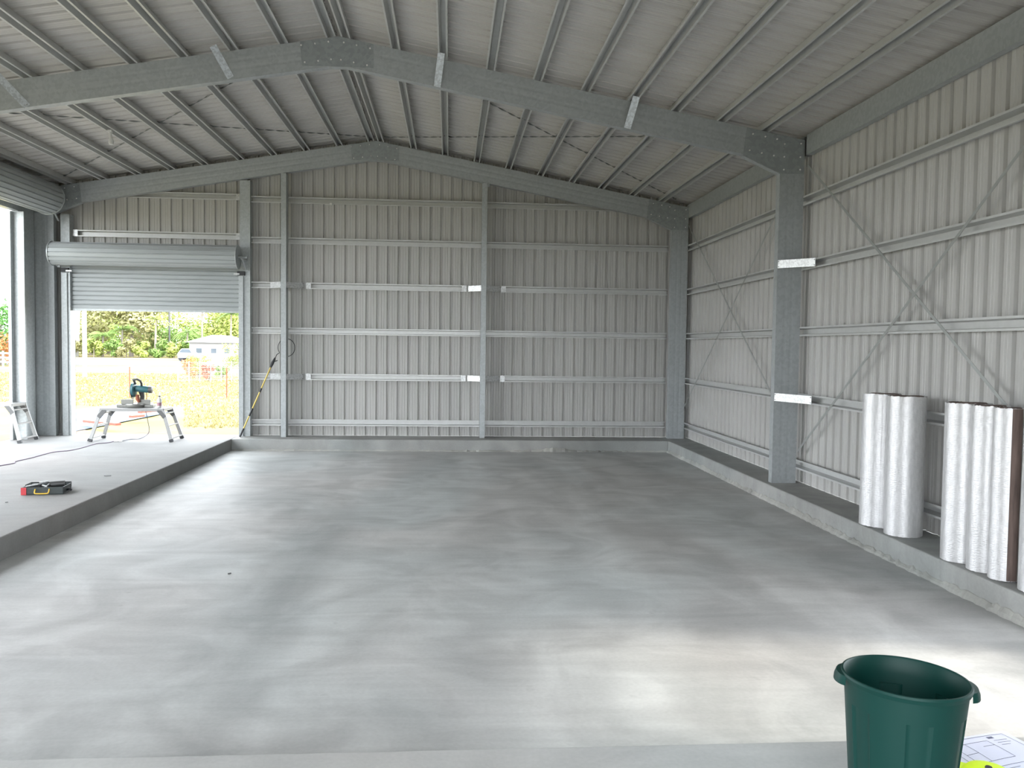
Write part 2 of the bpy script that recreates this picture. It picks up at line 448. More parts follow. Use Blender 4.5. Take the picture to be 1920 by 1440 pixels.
for i, (a, b) in enumerate((((-9.705, 4.854), (-9.459, 4.42)), ((-7.288, 5.25), (-7.134, 4.835)), ((-4.645, 5.23), (-4.693, 4.815)), ((-2.293, 4.79), (-2.359, 4.395)))):
    w = ['leftmost fly brace strap on the middle rafter, at picture edge', 'fly brace strap on the middle rafter left of the apex plate', 'fly brace strap on the middle rafter right of the apex plate', 'rightmost fly brace strap on the middle rafter, nearest the knee'][i]
    A = Vector((a[0], PY[1]-.20, zr(a[0])+.01)); B = Vector((b[0], PY[1]-.012, b[1]))
    root = empty('fly_brace', B); tag(root, w, 'brace', 'rafter fly braces')
    MB().bar(Vector((0, 0, 0)), A-B, .085, .004, (0, -1, .5)).build('strap', mat('zinc strap', (.56, .60, .63), .45, .3, (50, .85, 1.1, (1, 1, 1)), vor=True) if i == 0 else bpy.data.materials['zinc strap'], root)
    MB().lathe([(0, -.01), (.008, -.01), (.008, 0), (0, 0)], (0, 0, .02), 6, 'y').build('bolt', ZINC, root)

# cross bracing on the right wall
STR = mat('strap steel', (.36, .37, .36), .4, .4)
def wall_cross(ya, za, yb, zb, x, lab):
    o = MB().bar((x, ya, za), (x, yb, zb), .0025, .032, (0, 0, 1)).build('wall_brace', STR); tag(o, lab, 'brace', 'right wall cross braces')
wall_cross(-.30, 3.99, -5.15, .68, -.108, 'flat strap brace falling towards the viewer on the far bay right wall')
wall_cross(-.22, .55, -5.15, 3.95, -.113, 'flat strap brace rising towards the viewer on the far bay right wall')
wall_cross(-5.52, 3.99, -10.4, .58, -.108, 'flat strap brace falling towards the viewer on the near bay right wall')
wall_cross(-5.46, .41, -10.4, 3.92, -.113, 'flat strap brace rising towards the viewer on the near bay right wall')

# twisted roof straps threaded over the purlins
def roof_strap(xa, ya, xb, yb, xs, lab):
    ts = sorted((x-xa)/(xb-xa) for x in xs if min(xa, xb) < x < max(xa, xb))
    nodes = [0]+ts+[1]; rings = []
    d = Vector((xb-xa, yb-ya, 0)).normalized(); side = Vector((-d.y, d.x, 0))
    for a, b in zip(nodes, nodes[1:]):
        m = 26
        for k in range(m):
            q = k/m; t = a+(b-a)*q; x = xa+(xb-xa)*t; y = ya+(yb-ya)*t
            e = min(1, min(q, 1-q)*7); e = e*e*(3-2*e)
            z = zr(x)+.1085 - .030*e
            ang = math.pi*4*q if 0 < q < 1 else 0
            u = side*math.cos(ang) + Vector((0, 0, 1))*math.sin(ang)
            w = .011 if e > .3 else .013
            if e < .5: u = side
            nrm = d.cross(u)*.0009
            c = Vector((x, y, z)); rings.append([c+u*w+nrm, c-u*w+nrm, c-u*w-nrm, c+u*w-nrm])
    o = MB().loft(rings).build('roof_brace', STRD); tag(o, lab, 'brace', 'roof cross braces')
STRD = mat('dull strap steel', (.20, .21, .20), .5, .3)
roof_strap(-5.75, -.32, -.35, -5.08, PX_R, 'twisted roof strap from back ridge plate to middle frame knee, right slope')
roof_strap(-5.35, -5.08, -.35, -.35, PX_R, 'twisted roof strap from middle apex to back right knee, right slope')
roof_strap(-5.99, -.32, -11.5, -5.08, PX_L, 'twisted roof strap from back ridge plate to middle frame knee, left slope')
roof_strap(-6.40, -5.08, -11.4, -.35, PX_L, 'twisted roof strap from middle apex to back left knee, left slope')

# ------------------------------------------------------------------ roller doors
d1 = empty('door_1'); d1['kind'] = 'structure'
def wavy(n, amp, wl): return [amp*abs(math.sin(math.pi*k/wl)) for k in range(n)]
# curtain: horizontal corrugations 75 mm
def curtain_profile(z0, z1, pitch=.08, amp=.019):
    out = []; z = z0
    while z < z1:
        for q, d in ((0, 0), (.10, amp), (.78, amp), (.88, 0)):
            if z+q*pitch < z1: out.append((z+q*pitch, d))
        z += pitch
    return out
cp = curtain_profile(2.27, 3.12)
o = MB().loft([[(x, -.115-d, z) for z, d in cp] + [(x, -.103-d, z) for z, d in cp[::-1]] for x in (-11.30, -8.315)]).build('curtain', DOORM, d1)
MB().box(-11.30, -8.315, -.135, -.10, 2.235, 2.275).build('bottom_rail', GALV, d1)
def drum(x0, x1, c, r, parent, axis='x', n=72, m=DOORM):
    mb = MB(); k0 = 16 if r < .24 else 21
    prof = []
    for k in range(k0):
        for q, dr in ((0, -.017), (.10, 0), (.78, 0), (.88, -.017)):
            prof.append((2*math.pi*(k+q)/k0, r+dr))
    def ring(t, rs=1):
        o = []
        for a, rr in prof:
            u, w = rr*rs*math.cos(a), rr*rs*math.sin(a)
            o.append((t, c[0]+u, c[1]+w) if axis == 'x' else (c[0]+u, t, c[1]+w))
        return o
    return mb.loft([ring(x0), ring(x1)]).build('drum', m, parent)
DC = (-.45, 3.215); DR = .205
dr = drum(-11.44, -8.275, DC, DR, d1)
for x, s in ((-11.445, -1), (-8.272, 1)):
    MB().lathe([(DR-.03, x-.004), (DR+.010, x-.008), (DR+.010, x+.008), (DR-.03, x+.004)], (0, DC[0], DC[1]), 48, 'x').build('drum_rim', GALV, dr)
    MB().lathe([(0, x-.002), (DR-.03, x-.002), (DR-.03, x+.002), (0, x+.002)], (0, DC[0], DC[1]), 40, 'x').build('drum_end_disc', DARKM, dr)
MB().tube([(-11.50, DC[0], DC[1]), (-8.11, DC[0], DC[1])], .022, 12).build('axle', GALV, d1)
for x in (-8.19, -11.47):
    bk = MB().box(x-.025, x+.025, -.50, -.21, DC[1]-.045, DC[1]-.02).box(x-.0, x+.05, -.215, -.205, DC[1]-.22, DC[1]+.15)
    bk.bar((x, -.21, DC[1]-.2), (x, -.47, DC[1]-.04), .03, .008).build('axle_bracket', GALVD, d1)
for x0, x1 in ((-11.375, -11.30), (-8.315, -8.235)):
    MB().box(x0, x1, -.235, -.21, .002, 2.90).box(x0 if x0 < -9 else x1-.012, (x0+.012) if x0 < -9 else x1, -.21, -.10, .002, 2.90).build('guide_track', GALV, d1)
    g = MB().box(x0-.02, x1+.03, -.25, -.20, 2.91, 2.985).build('door_stop', BLACK, d1)
    q = .05 if x0 < -9 else -.1
    MB().box(x0+q+.02, x0+q+.12, -.262, -.245, 2.92, 2.945).build('stop_bolt', ZINC, g)
d2 = empty('door_2'); d2['kind'] = 'structure'
D2C = (-11.40, 4.13); D2R = .275
dr = drum(-5.05, -.70, D2C, D2R, d2, 'y')
for y in (-.70, -5.05):
    MB().lathe([(D2R-.03, y-.006), (D2R+.012, y-.01), (D2R+.012, y+.01), (D2R-.03, y+.006)], (D2C[0], 0, D2C[1]), 56, 'y').build('drum_rim', GALV, dr)
    MB().lathe([(0, y-.003), (D2R-.03, y-.003), (D2R-.03, y+.003), (0, y+.003)], (D2C[0], 0, D2C[1]), 40, 'y').build('drum_end_disc', GALVD, dr)
MB().tube([(D2C[0], -5.3, D2C[1]), (D2C[0], -.30, D2C[1])], .025, 12).build('axle', GALV, d2)
MB().box(-11.44, -11.36, -.70, -.29, 4.06, 4.085).bar((-11.40, -.30, 3.80), (-11.40, -.62, 4.06), .03, .008).build('axle_bracket', GALV, d2)
MB().box(-11.93, -11.88, -.98, -.86, .002, 3.86).box(-11.80, -11.70, -.90, -.86, .002, 3.86).box(-11.88, -11.80, -.88, -.86, .002, 3.86).build('guide_track', GALV, d2)
MB().box(-11.93, -11.80, -5.05, -4.93, .002, 3.86).build('guide_track', GALV, d2)
MB().box(-11.93, -11.80, -5.05, -.86, 3.88, 4.02).build('head_channel', GALV, d2)
struct(MB().box(XWL+.0, XWL+.11, -.84, -.30, .002, 4.0).build('trim_6', GALV))

# ------------------------------------------------------------------ small fittings
s = empty('sensor_light', (-6.69, -.115, 4.245)); tag(s, 'small white fitting clipped on the topmost girt left of the apex', 'light fitting')
MB().lathe([(0, -.03), (.022, -.028), (.03, -.01), (.03, .01), (0, .012)], (0, 0, 0), 16, 'y').build('lens', WHITEP, s)
MB().box(-.11, -.02, -.012, .004, -.018, -.004).build('lead', WHITEP, s)
b_ = empty('hanging_light', (-9.46, -3.0, zr(-9.46)-.002)); tag(b_, 'white lamp fitting hanging under a purlin in the left roof slope', 'light fitting')
MB().box(-.03, .03, -.03, .03, -.02, .004).build('bracket', WHITEP, b_)
MB().tube([(0, 0, -.02), (.012, 0, -.14)], .022, 12).build('lamp_holder', WHITEP, b_)
MB().lathe([(.03, 0), (.036, -.05), (.03, -.08), (0, -.09)], (.014, 0, -.12), 18).build('bulb', WHITEP, b_, True)

# ------------------------------------------------------------------ bin
bn = empty('rubbish_bin', (-2.912, -12.953, 0)); tag(bn, 'dark green plastic rubbish bin without lid, in the front right corner', 'bin')
RT, RB, H = .204, .158, .548
def bin_r(z): return RB+(RT-RB)*z/H
mb = MB(); n = 144; rings = []
def wall_ring(z, off, groove=True):
    out = []
    for k in range(n):
        a = 2*math.pi*k/n; g = 0
        if groove and .04 < z < .455:
            ph = (k % 24)/24
            if .08 < ph < .42: g = -.007
        r = bin_r(z)+off+g; out.append((r*math.cos(a), r*math.sin(a), z))
    return out
for z in (0.003, .03, .041, .12, .2, .3, .4, .4549, .4551, .49, .53): rings.append(wall_ring(z, 0))
rings.append(wall_ring(.53, .006, 0)); rings.append(wall_ring(.545, .010, 0)); rings.append(wall_ring(.552, .006, 0)); rings.append(wall_ring(.553, .0, 0)); rings.append(wall_ring(.547, -.005, 0))
for z in (.49, .4551, .4549, .3, .2, .12, .041, .03, .012): rings.append(wall_ring(z, -.006))
mb.loft(rings).build('body', BINM, bn, True)
for a0 in (math.radians(158), math.radians(-22)):
    rg = []
    for k in range(13):
        t = -1+2*k/12; a = a0+t*.33; e = .026*math.sqrt(max(0, 1-t*t*.98))+.001
        r = RT+.004
        c = Vector((math.cos(a), math.sin(a), 0))
        rg.append([c*(r)+Vector((0, 0, .548)), c*(r+e*.75)+Vector((0, 0, .545)), c*(r+e)+Vector((0, 0, .528)), c*(r+e*1.05)+Vector((0, 0, .512)), c*(r+e*.9)+Vector((0, 0, .511)), c*(r+e*.7)+Vector((0, 0, .531)), c*r+Vector((0, 0, .538))])
    MB().loft(rg).build('handle', BINM, bn, True)
bn.rotation_euler = (math.radians(-.6), math.radians(1.2), 0)

# ------------------------------------------------------------------ plan sheet and hi vis
pp = empty('paper_plans', (-2.17, -12.42, .003)); tag(pp, 'sheet of printed building plans lying on slab behind the green bin', 'paper')
mb = MB(); A = 16
c0, c1, c2, c3 = Vector((-.25, .085, 0)), Vector((.135, .175, 0)), Vector((.22, -.16, 0)), Vector((-.21, -.28, 0))
def pq(u, v, dz=0):
    p = c0*(1-u)*(1-v)+c1*u*(1-v)+c2*u*v+c3*(1-u)*v
    p.z = .004+.010*math.sin(u*3.1)*math.sin(v*2.2+.5)**2+dz; return p
g = [[pq(i/A, j/A) for i in range(A+1)] for j in range(A+1)]
vs = [p for r in g for p in r]; fs = [(j*(A+1)+i, j*(A+1)+i+1, (j+1)*(A+1)+i+1, (j+1)*(A+1)+i) for j in range(A) for i in range(A)]
mb.add(vs, fs).build('sheet', PAPER, pp, True)
mb = MB()
def ln(u0_, v0_, u1_, v1_, w=.0025):
    m = 8; a = [pq(u0_+(u1_-u0_)*k/m, v0_+(v1_-v0_)*k/m, .0012) for k in range(m+1)]
    d = (a[-1]-a[0]).normalized(); sd = Vector((-d.y, d.x, 0))*w/2
    mb.loft([[p+sd, p-sd] for p in a], closed=False)
for q in ((.08, .06, .92, .06), (.08, .94, .92, .94), (.08, .06, .08, .94), (.92, .06, .92, .94), (.15, .18, .6, .18), (.15, .18, .15, .6), (.6, .18, .6, .6), (.15, .6, .6, .6), (.3, .18, .3, .6), (.45, .3, .6, .3), (.15, .4, .3, .4), (.68, .2, .86, .2), (.68, .26, .86, .26), (.68, .32, .8, .32), (.7, .7, .9, .7), (.7, .78, .9, .78), (.7, .86, .9, .86), (.2, .72, .6, .72), (.2, .78, .5, .78)): ln(*q)
ln(.66, .12, .74, .12, .016)
mb.build('drawing', INK, pp)
hv = empty('hi_vis_cap', (-2.385, -12.665, .002)); tag(hv, 'fluorescent yellow cap with dark lining at bottom edge beside green bin', 'cap')
prof = [(.0, .10), (.045, .098), (.078, .085), (.098, .055), (.105, .02), (.106, .0), (.100, .0), (.095, .02), (.088, .052), (.070, .078), (.04, .09), (0, .092)]
MB().lathe(prof, (0, 0, 0), 32).build('crown', HIVIS, hv, True)
rg = []
for k in range(15):
    t = -1+2*k/14; a = math.radians(110)+t*.75; c = Vector((math.cos(a), math.sin(a), 0)); e = .085*math.sqrt(max(0, 1-t*t*.97))
    rg.append([c*.103+Vector((0, 0, .016)), c*(.103+e)+Vector((0, 0, .006)), c*(.103+e)+Vector((0, 0, .003)), c*.103+Vector((0, 0, .010))])
MB().loft(rg).build('peak', HIVIS, hv, True); hv.scale.z = .62
MB().lathe([(.0, .1), (.014, .1), (.012, .107), (0, .108)], (0, 0, 0), 12).build('button', BLACK, hv)

# ------------------------------------------------------------------ foil rolls
def foil_roll(x, y, r, h, lab, seed, flap=None, lean=0):
    rnd = random.Random(seed)
    root = empty('foil_insulation_roll', (x, y, .001)); tag(root, lab, 'insulation roll', 'foil insulation rolls')
    n = 72; ph = [rnd.uniform(0, 6.28) for _ in range(6)]
    def rad(a, z): return r*(1+.018*math.sin(2*a+ph[0]+z*.6)+.012*math.sin(3*a+ph[1])+.004*math.sin(9*a+ph[2]+z*2)+.004*math.sin(z*7+ph[3]+a))
    rings = []; m = 26
    for j in range(m+1):
        z = h*j/m; rings.append([(rad(2*math.pi*k/n, z)*math.cos(2*math.pi*k/n), rad(2*math.pi*k/n, z)*math.sin(2*math.pi*k/n), z+(rnd.uniform(-.006, .004) if j == m else (rnd.uniform(0, .004) if j == 0 else 0))) for k in range(n)])
    mb = MB(); mb.loft(rings, caps=False)
    rim = [(p[0]*.93, p[1]*.93, h-.002) for p in rings[-1]]; mb.loft([rings[-1], rim, [(p[0], p[1], h-.03) for p in rim]], caps=False)
    mb.build('foil_wrap', FOIL, root, True)
    sp = MB(); rg = []
    T = 7; m = T*28
    for k in range(m):
        a = 2*math.pi*k/28; rr = r*.92*(1-k/m*.8)
        c = (math.cos(a), math.sin(a))
        rg.append([(c[0]*rr, c[1]*rr, h-.03), (c[0]*rr, c[1]*rr, h+.002*math.sin(k*.9)), (c[0]*(rr-.007), c[1]*(rr-.007), h+.002*math.sin(k*.9)), (c[0]*(rr-.007), c[1]*(rr-.007), h-.03)])
    sp.loft(rg).lathe([(0, h-.034), (r*.93, h-.034), (r*.93, h-.028), (0, h-.028)], (0, 0, 0), 36).build('rolled_edge', CORE, root)
    if flap:
        for a0, a1, off, th, mm, nm in flap:                    # outer layers of the roll: (from angle, to angle, lift, thickness)
            rg = []
            for k in range(13):
                a = a0+(a1-a0)*k/12; c = Vector((math.cos(a), math.sin(a), 0)); q = off[0]+(off[1]-off[0])*k/12
                zb = .004+.006*abs(math.sin(k*1.9)); p = c*(r*1.028+q); o_ = c*(r*1.028+q+th)
                rg.append([p+Vector((0, 0, zb)), o_+Vector((0, 0, zb)), o_+Vector((0, 0, h-.003)), p+Vector((0, 0, h-.003))])
            MB().loft(rg).build(nm, mm, root)
    root.rotation_euler = (0, lean, 0); return root
foil_roll(-.315, -7.93, .150, 1.285, 'silver foil insulation roll furthest from viewer, partly behind its neighbour', 1, flap=[(math.radians(235), math.radians(160), (.001, .040), .004, FOIL, 'loose_end')])
foil_roll(-.300, -8.31, .168, 1.285, 'silver foil insulation roll standing left of the gap, front one of two', 2)
foil_roll(-.312, -9.24, .168, 1.285, 'silver foil insulation roll just right of the gap on the kerb', 3)
foil_roll(-.330, -9.555, .132, 1.285, 'slimmer silver foil roll between the gap roll and brown edged roll', 4)
foil_roll(-.350, -9.80, .105, 1.285, 'narrow silver foil roll whose loose brown edge sticks out', 5, flap=[(math.radians(243), math.radians(285), (.0, .001), .003, CORE, 'exposed_brown_edge'), (math.radians(244), math.radians(170), (.010, .002), .004, FOIL, 'loose_end')])
foil_roll(-.31, -10.13, .135, 1.285, 'silver foil roll cut off by the right edge of the picture', 6)

# ------------------------------------------------------------------ work benches
def bench(loc, rz, lab, L=1.05, Wd=.47, Ht=.565):
    root = empty('work_platform', loc, rz); tag(root, lab, 'work bench', 'aluminium hop up benches')
    mb = MB()
    for k in range(4): mb.box(-L/2, L/2, -Wd/2+k*Wd/4+.004, -Wd/2+(k+1)*Wd/4-.004, Ht-.012, Ht)
    mb.box(-L/2, L/2, -Wd/2-.006, -Wd/2+.004, Ht-.05, Ht+.001).box(-L/2, L/2, Wd/2-.004, Wd/2+.006, Ht-.05, Ht+.001)
    mb.box(-L/2-.004, -L/2+.02, -Wd/2, Wd/2, Ht-.045, Ht).box(L/2-.02, L/2+.004, -Wd/2, Wd/2, Ht-.045, Ht)
    mb.build('platform', ALU, root, bevel=.003)
    for sx in (-1, 1):
        fr = []
        for sy in (-1, 1):
            a = Vector((sx*(L/2-.02), sy*(Wd/2-.012), Ht-.03)); b = Vector((sx*(L/2+.14), sy*(Wd/2+.045), .03))
            lg = MB().bar(a, b, .028, .058, (1, 0, 0)).build('leg', ALU, root, bevel=.003)
            d = (b-a).normalized()
            MB().bar(b-d*.02, b+d*.028, .036, .070, (1, 0, 0)).build('rubber_foot', BLACK, lg)
            MB().bar(a-Vector((sx*.07, 0, -.01)), a+d*.13, .034, .065, (1, 0, 0)).build('hinge_bracket', DARKM, lg)
            fr.append((a, b))
        for t in (.12, .52, .93):
            p = fr[0][0].lerp(fr[0][1], t); q = fr[1][0].lerp(fr[1][1], t)
            MB().bar(p, q, .05, .022, (0, 0, 1)).build('rung', ALU, root, bevel=.003)
    return root
bench((-9.862, -.915, 0), 0, 'low aluminium folding work platform holding the saw in the door opening')
bench((-12.05+.06, -1.17, 0), 0, 'low aluminium folding work platform cut off by the left picture edge', Ht=.64, L=.62)

# mitre saw on the bench
ms = empty('mitre_saw', (-9.90, -.90, .566)); tag(ms, 'teal and grey compound mitre saw standing on the work platform', 'saw')
MB().lathe([(0, 0.001), (.155, .001), (.17, .02), (.17, .05), (.15, .062), (0, .062)], (.02, 0, 0), 36).build('turntable', SAWG, ms, True)
MB().box(-.29, .32, -.055, .10, .002, .05).build('base', SAWG, ms, bevel=.008)
MB().box(-.23, -.025, -.005, .02, .05, .135).build('fence', SAWG, ms, bevel=.004)
MB().box(.04, .26, -.005, .02, .05, .135).build('fence', SAWG, ms, bevel=.004)
MB().tube([(.07, .10, .04), (.085, .12, .18), (.075, .09, .29)], [.045, .038, .05], 14).build('hinge_arm', DARKM, ms, True)
hd = MB().lathe([(0, -.03), (.10, -.03), (.122, -.022), (.125, .02), (.10, .032), (0, .032)], (-.02, .0, .30), 36, 'x').build('blade_guard', SAWT, ms, True)
MB().lathe([(0, -.004), (.108, -.004), (.108, .0), (0, 0)], (-.03, 0, .245), 40, 'x').build('blade', SAWG, ms)
MB().tube([(.02, .0, .325), (.10, .0, .32), (.24, .0, .305), (.27, 0, .303)], [.055, .06, .056, .040], 18).build('motor', SAWT, ms, True)
MB().lathe([(0, .235), (.058, .235), (.058, .285), (.04, .292), (0, .292)], (0, 0, .303), 20, 'x').build('motor_cap', DARKM, ms, True)
MB().tube([(.02, -.02, .40), (.01, -.05, .455), (.0, -.075, .475), (.07, -.08, .485), (.12, -.07, .455), (.13, -.05, .41), (.12, -.02, .37)], .020, 10).build('handle', DARKM, ms, True)
MB().tube([(.19, .03, .06), (.185, .03, .28)], .006, 8).build('spring_rod', RUST, ms)
MB().tube([(.05, -.02, .22), (.06, -.03, .14), (.08, -.02, .09)], [.03, .035, .02], 10).build('dust_chute', RUST, ms, True)

bt = empty('spray_bottle', (-9.49, -.90, .567)); tag(bt, 'small white plastic bottle with dark label on the work platform', 'bottle')
MB().lathe([(0, 0), (.036, .002), (.038, .02), (.038, .13), (.030, .155), (.016, .17), (.015, .185), (0, .185)], (0, 0, 0), 24).build('body', WHITEP, bt, True)
MB().lathe([(0.0, .183), (.018, .183), (.018, .205), (0, .207)], (0, 0, 0), 16).build('cap', DARKM, bt)
MB().lathe([(.0385, .03), (.0392, .03), (.0392, .085), (.0385, .085)], (0, 0, 0), 24).build('label', mat('label', (.35, .18, .22), .5), bt)

# power cord
def smooth(pts, k=6):
    P = [Vector(p) for p in pts]; out = []
    for i in range(len(P)-1):
        p0 = P[max(i-1, 0)]; p1 = P[i]; p2 = P[i+1]; p3 = P[min(i+2, len(P)-1)]
        for j in range(k):
            t = j/k; out.append(.5*((2*p1)+(p2-p0)*t+(2*p0-5*p1+4*p2-p3)*t*t+(3*p1-p0-3*p2+p3)*t**3))
    return out+[P[-1]]
cpx = [(0, 873), (30, 865), (60, 858), (98, 848), (128, 845), (152, 840), (180, 832), (203, 830), (214, 827)]
cd = empty('extension_cord', (0, 0, 0)); tag(cd, 'thin violet extension cord snaking across the pale raised slab', 'cord')
pts = [tuple(at(a, b, 'z', .006)) for a, b in cpx]
e0 = pts[0]; pts = [(e0[0]-.9, e0[1]-1.6, .006)]+pts
MB().tube(smooth(pts), .0055, 8).build('cable', CORDM, cd)
pl = at(222, 826, 'z', .02)
MB().box(pl.x-.07, pl.x+.0, pl.y-.02, pl.y+.02, .003, .035).box(pl.x+.005, pl.x+.06, pl.y-.018, pl.y+.018, .003, .033).build('plug', WHITEP, cd)
sc_ = empty('saw_lead', (0, 0, 0)); tag(sc_, 'grey lead hanging from the mitre saw down to the white plug', 'cord')
a = at(226, 827, 'z', .012); c = at(262, 818, 'z', .008)
MB().tube(smooth([tuple(a), (-10.0, -.86, .008), (-9.87, -.74, .008), (-9.79, -.55, .10), (-9.80, -.58, .32), (-9.82, -.62, .50), (-9.80, -.655, .60), (-9.80, -.76, .63), (-9.80, -.80, .645)]), .006, 8).build('cable', mat('grey cable', (.10, .10, .13), .6), sc_)

# tool case
tc_ = empty('tool_case', (-8.97, -6.10, 0), math.radians(8)); tag(tc_, 'open black and red tool case full of tools on the raised slab', 'tool case')
w, d, h = .42, .30, .085
body = MB().box(-w/2, w/2, -d/2, d/2, .003, .012)
for q in ((-w/2, w/2, -d/2, -d/2+.01), (-w/2, w/2, d/2-.01, d/2), (-w/2, -w/2+.01, -d/2, d/2), (w/2-.01, w/2, -d/2, d/2)): body.box(*q, .012, h)
body.build('lower_shell', mat('charcoal plastic', (.045, .055, .055), .5), tc_, bevel=.004)
MB().box(-w/2-.004, -w/2+.05, -d/2-.005, -d/2+.0, .004, h).build('corner_panel', RED, tc_)
MB().tube(smooth([(-.07, -d/2-.004, .066), (-.07, -d/2-.030, .035), (-.05, -d/2-.036, .022), (.05, -d/2-.036, .022), (.07, -d/2-.030, .035), (.07, -d/2-.004, .066)]), .007, 8).build('handle', AMBER, tc_, True)
MB().box(-w/2-.06, w/2-.05, d/2+.003, d/2+.19, .012, .035).box(-w/2-.06, -w/2-.05, d/2+.003, d/2+.19, .035, .07).box(-w/2-.06, w/2-.05, d/2+.18, d/2+.19, .035, .07).build('lid', BLACK, tc_, bevel=.003)
MB().tube([(.02, .03, .085), (.17, .05, .095)], [.034, .030], 14).tube([(.03, .03, .085), (.0, -.07, .05)], .022, 10).build('cordless_drill', DARKM, tc_, True)
MB().box(-.15, -.06, -.03, .05, .02, .10).build('battery_pack', BLACK, tc_, bevel=.005)
MB().bar((-.18, -.10, .088), (-.08, -.02, .10), .016, .012).bar((-.10, .08, .10), (-.02, .12, .11), .018, .014).bar((.03, -.09, .085), (-.03, -.05, .095), .012, .012).build('hand_tools', ZINC, tc_)
MB().tube([(.20, -.02, .03), (.245, -.04, .045), (.26, -.03, .03)], .012, 8).build('strap_end', BLACK, tc_)
for (px, py), l in (((200, 893), 'small twig like offcut on the raised slab right of tool case'), ((12, 943), 'tiny dark chip on the raised slab left of tool case'), ((430, 1077), 'tiny dark chip on the lower floor left of middle')):
    z = 0 if px < 300 else PIT; p = at(px, py, 'z', z)
    o = MB().bar((p.x-.03 if px == 200 else p.x-.012, p.y, z+.006), (p.x+.05 if px == 200 else p.x+.012, p.y+.01, z+.008), .012, .008).build('debris_chip', DARKM); tag(o, l, 'debris')

# pole saw leaning on the gable post
def lerp3(a, b, t): return Vector(a).lerp(Vector(b), t)
P0 = Vector((-8.250, -.42, .012)); P1 = Vector((-7.665, -.345, 1.40))
ps = empty('telescopic_pole', P0); tag(ps, 'yellow telescopic pole with black grips leaning on the left gable post', 'pole')
D_ = P1-P0
MB().tube([D_*.10, D_*.93], .013, 12).build('shaft', YEL, ps, True)
MB().tube([D_*0, D_*.11], .017, 12).build('bottom_grip', BLACK, ps)
MB().tube([D_*.27, D_*.37], .017, 12).build('lower_clamp', BLACK, ps)
MB().tube([D_*.58, D_*.63], .018, 12).build('upper_clamp', BLACK, ps)
MB().tube([D_*.90, D_*.95, D_*1.0, D_*1.03], [.016, .028, .018, .008], 12).bar(D_*.97, D_*.97+Vector((.08, .0, .03)), .012, .016).build('saw_head', BLACK, ps)
LC = Vector((-7.50, -.055, 1.62)); lr = .165
lp = [LC+Vector((lr*.92*math.cos(t), .0, lr*math.sin(t))) for t in [math.radians(x) for x in range(215, -86, -12)]]
o = MB().tube([(-7.645, -.33, 1.38), (-7.66, -.25, 1.43), (-7.66, -.13, 1.49)]+lp, .006, 6).build('rope_loop', ROPE); tag(o, 'black rope loop hanging behind the left gable post', 'rope')

# ------------------------------------------------------------------ outside
GRZ = -.2
GRASS = mat('grass', (.185, .165, .075), .9, 0, (.35, .85, 1.12, (1, 1, 1)), col2=(.215, .185, .095), bump=(12, .3, .03), spec=.02)
struct(MB().box(-140, 110, .06, 190, -.9, GRZ).box(-140, XWL-.06, -60, .06, -.9, GRZ).box(.06, 110, -60, .06, -.9, GRZ).box(XWL-.06, .06, -60, FRONT-.01, -.9, GRZ).build('ground', GRASS))
ROADM = mat('asphalt', (.125, .13, .145), .8, 0, (.3, .85, 1.1, (1, 1, 1)), spec=.02)
PATHM = mat('pale concrete path', (.22, .21, .205), .8, spec=.02)
def strip(y0, y1, z, m, name, sl=0.0, h=.05):
    # strips run across the view, a touch skewed
    return MB().loft([[(x, y0+sl*(x+30), z-h), (x, y1+sl*(x+30), z-h), (x, y1+sl*(x+30), z), (x, y0+sl*(x+30), z)] for x in (-130, 60)]).build(name, m)
struct(strip(52, 72, GRZ+.03, ROADM, 'road', .06)); struct(strip(41, 45, GRZ+.03, PATHM, 'footpath', .06)); struct(strip(80, 82, GRZ+.05, PATHM, 'footpath', .06))
struct(strip(61, 61.5, GRZ+.045, PATHM, 'road_line', .06, .012))
DIRT = mat('bare dirt', (.155, .12, .095), .9, 0, (3, .8, 1.2, (1, 1, 1)), bump=(20, .5, .03), spec=.02)
rg = [[(x, .08, GRZ-.02), (x, 2.2+.7*math.sin(x*.9)+.5*math.sin(x*2.3), GRZ-.02), (x, 2.0+.7*math.sin(x*.9)+.5*math.sin(x*2.3), GRZ+.015), (x, .08, GRZ+.03)] for x in [-26+k*.4 for k in range(70)]]
struct(MB().loft(rg).build('dirt_strip', DIRT))
GRAV = mat('bounce gravel', (.34, .325, .30), .9, 0, (6, .8, 1.2, (1, 1, 1)))
struct(MB().box(-16.0, XWL-.07, -26, -.8, -.6, GRZ+.02).build('dry_bounce_ground', mat('dry bounce ground', (.30, .282, .245), .9, 0, (4, .85, 1.15, (1, 1, 1)), spec=.05)))  # dry ground, added pale and neutral to bounce light up to the ceiling
struct(MB().box(.07, 9, -26, .5, -.6, GRZ+.02).box(XWL-.07, .07, -26, FRONT-.06, -.6, GRZ+.02).build('bounce_apron', GRAV))  # unseen pale apron, added to bounce neutral light into the shed
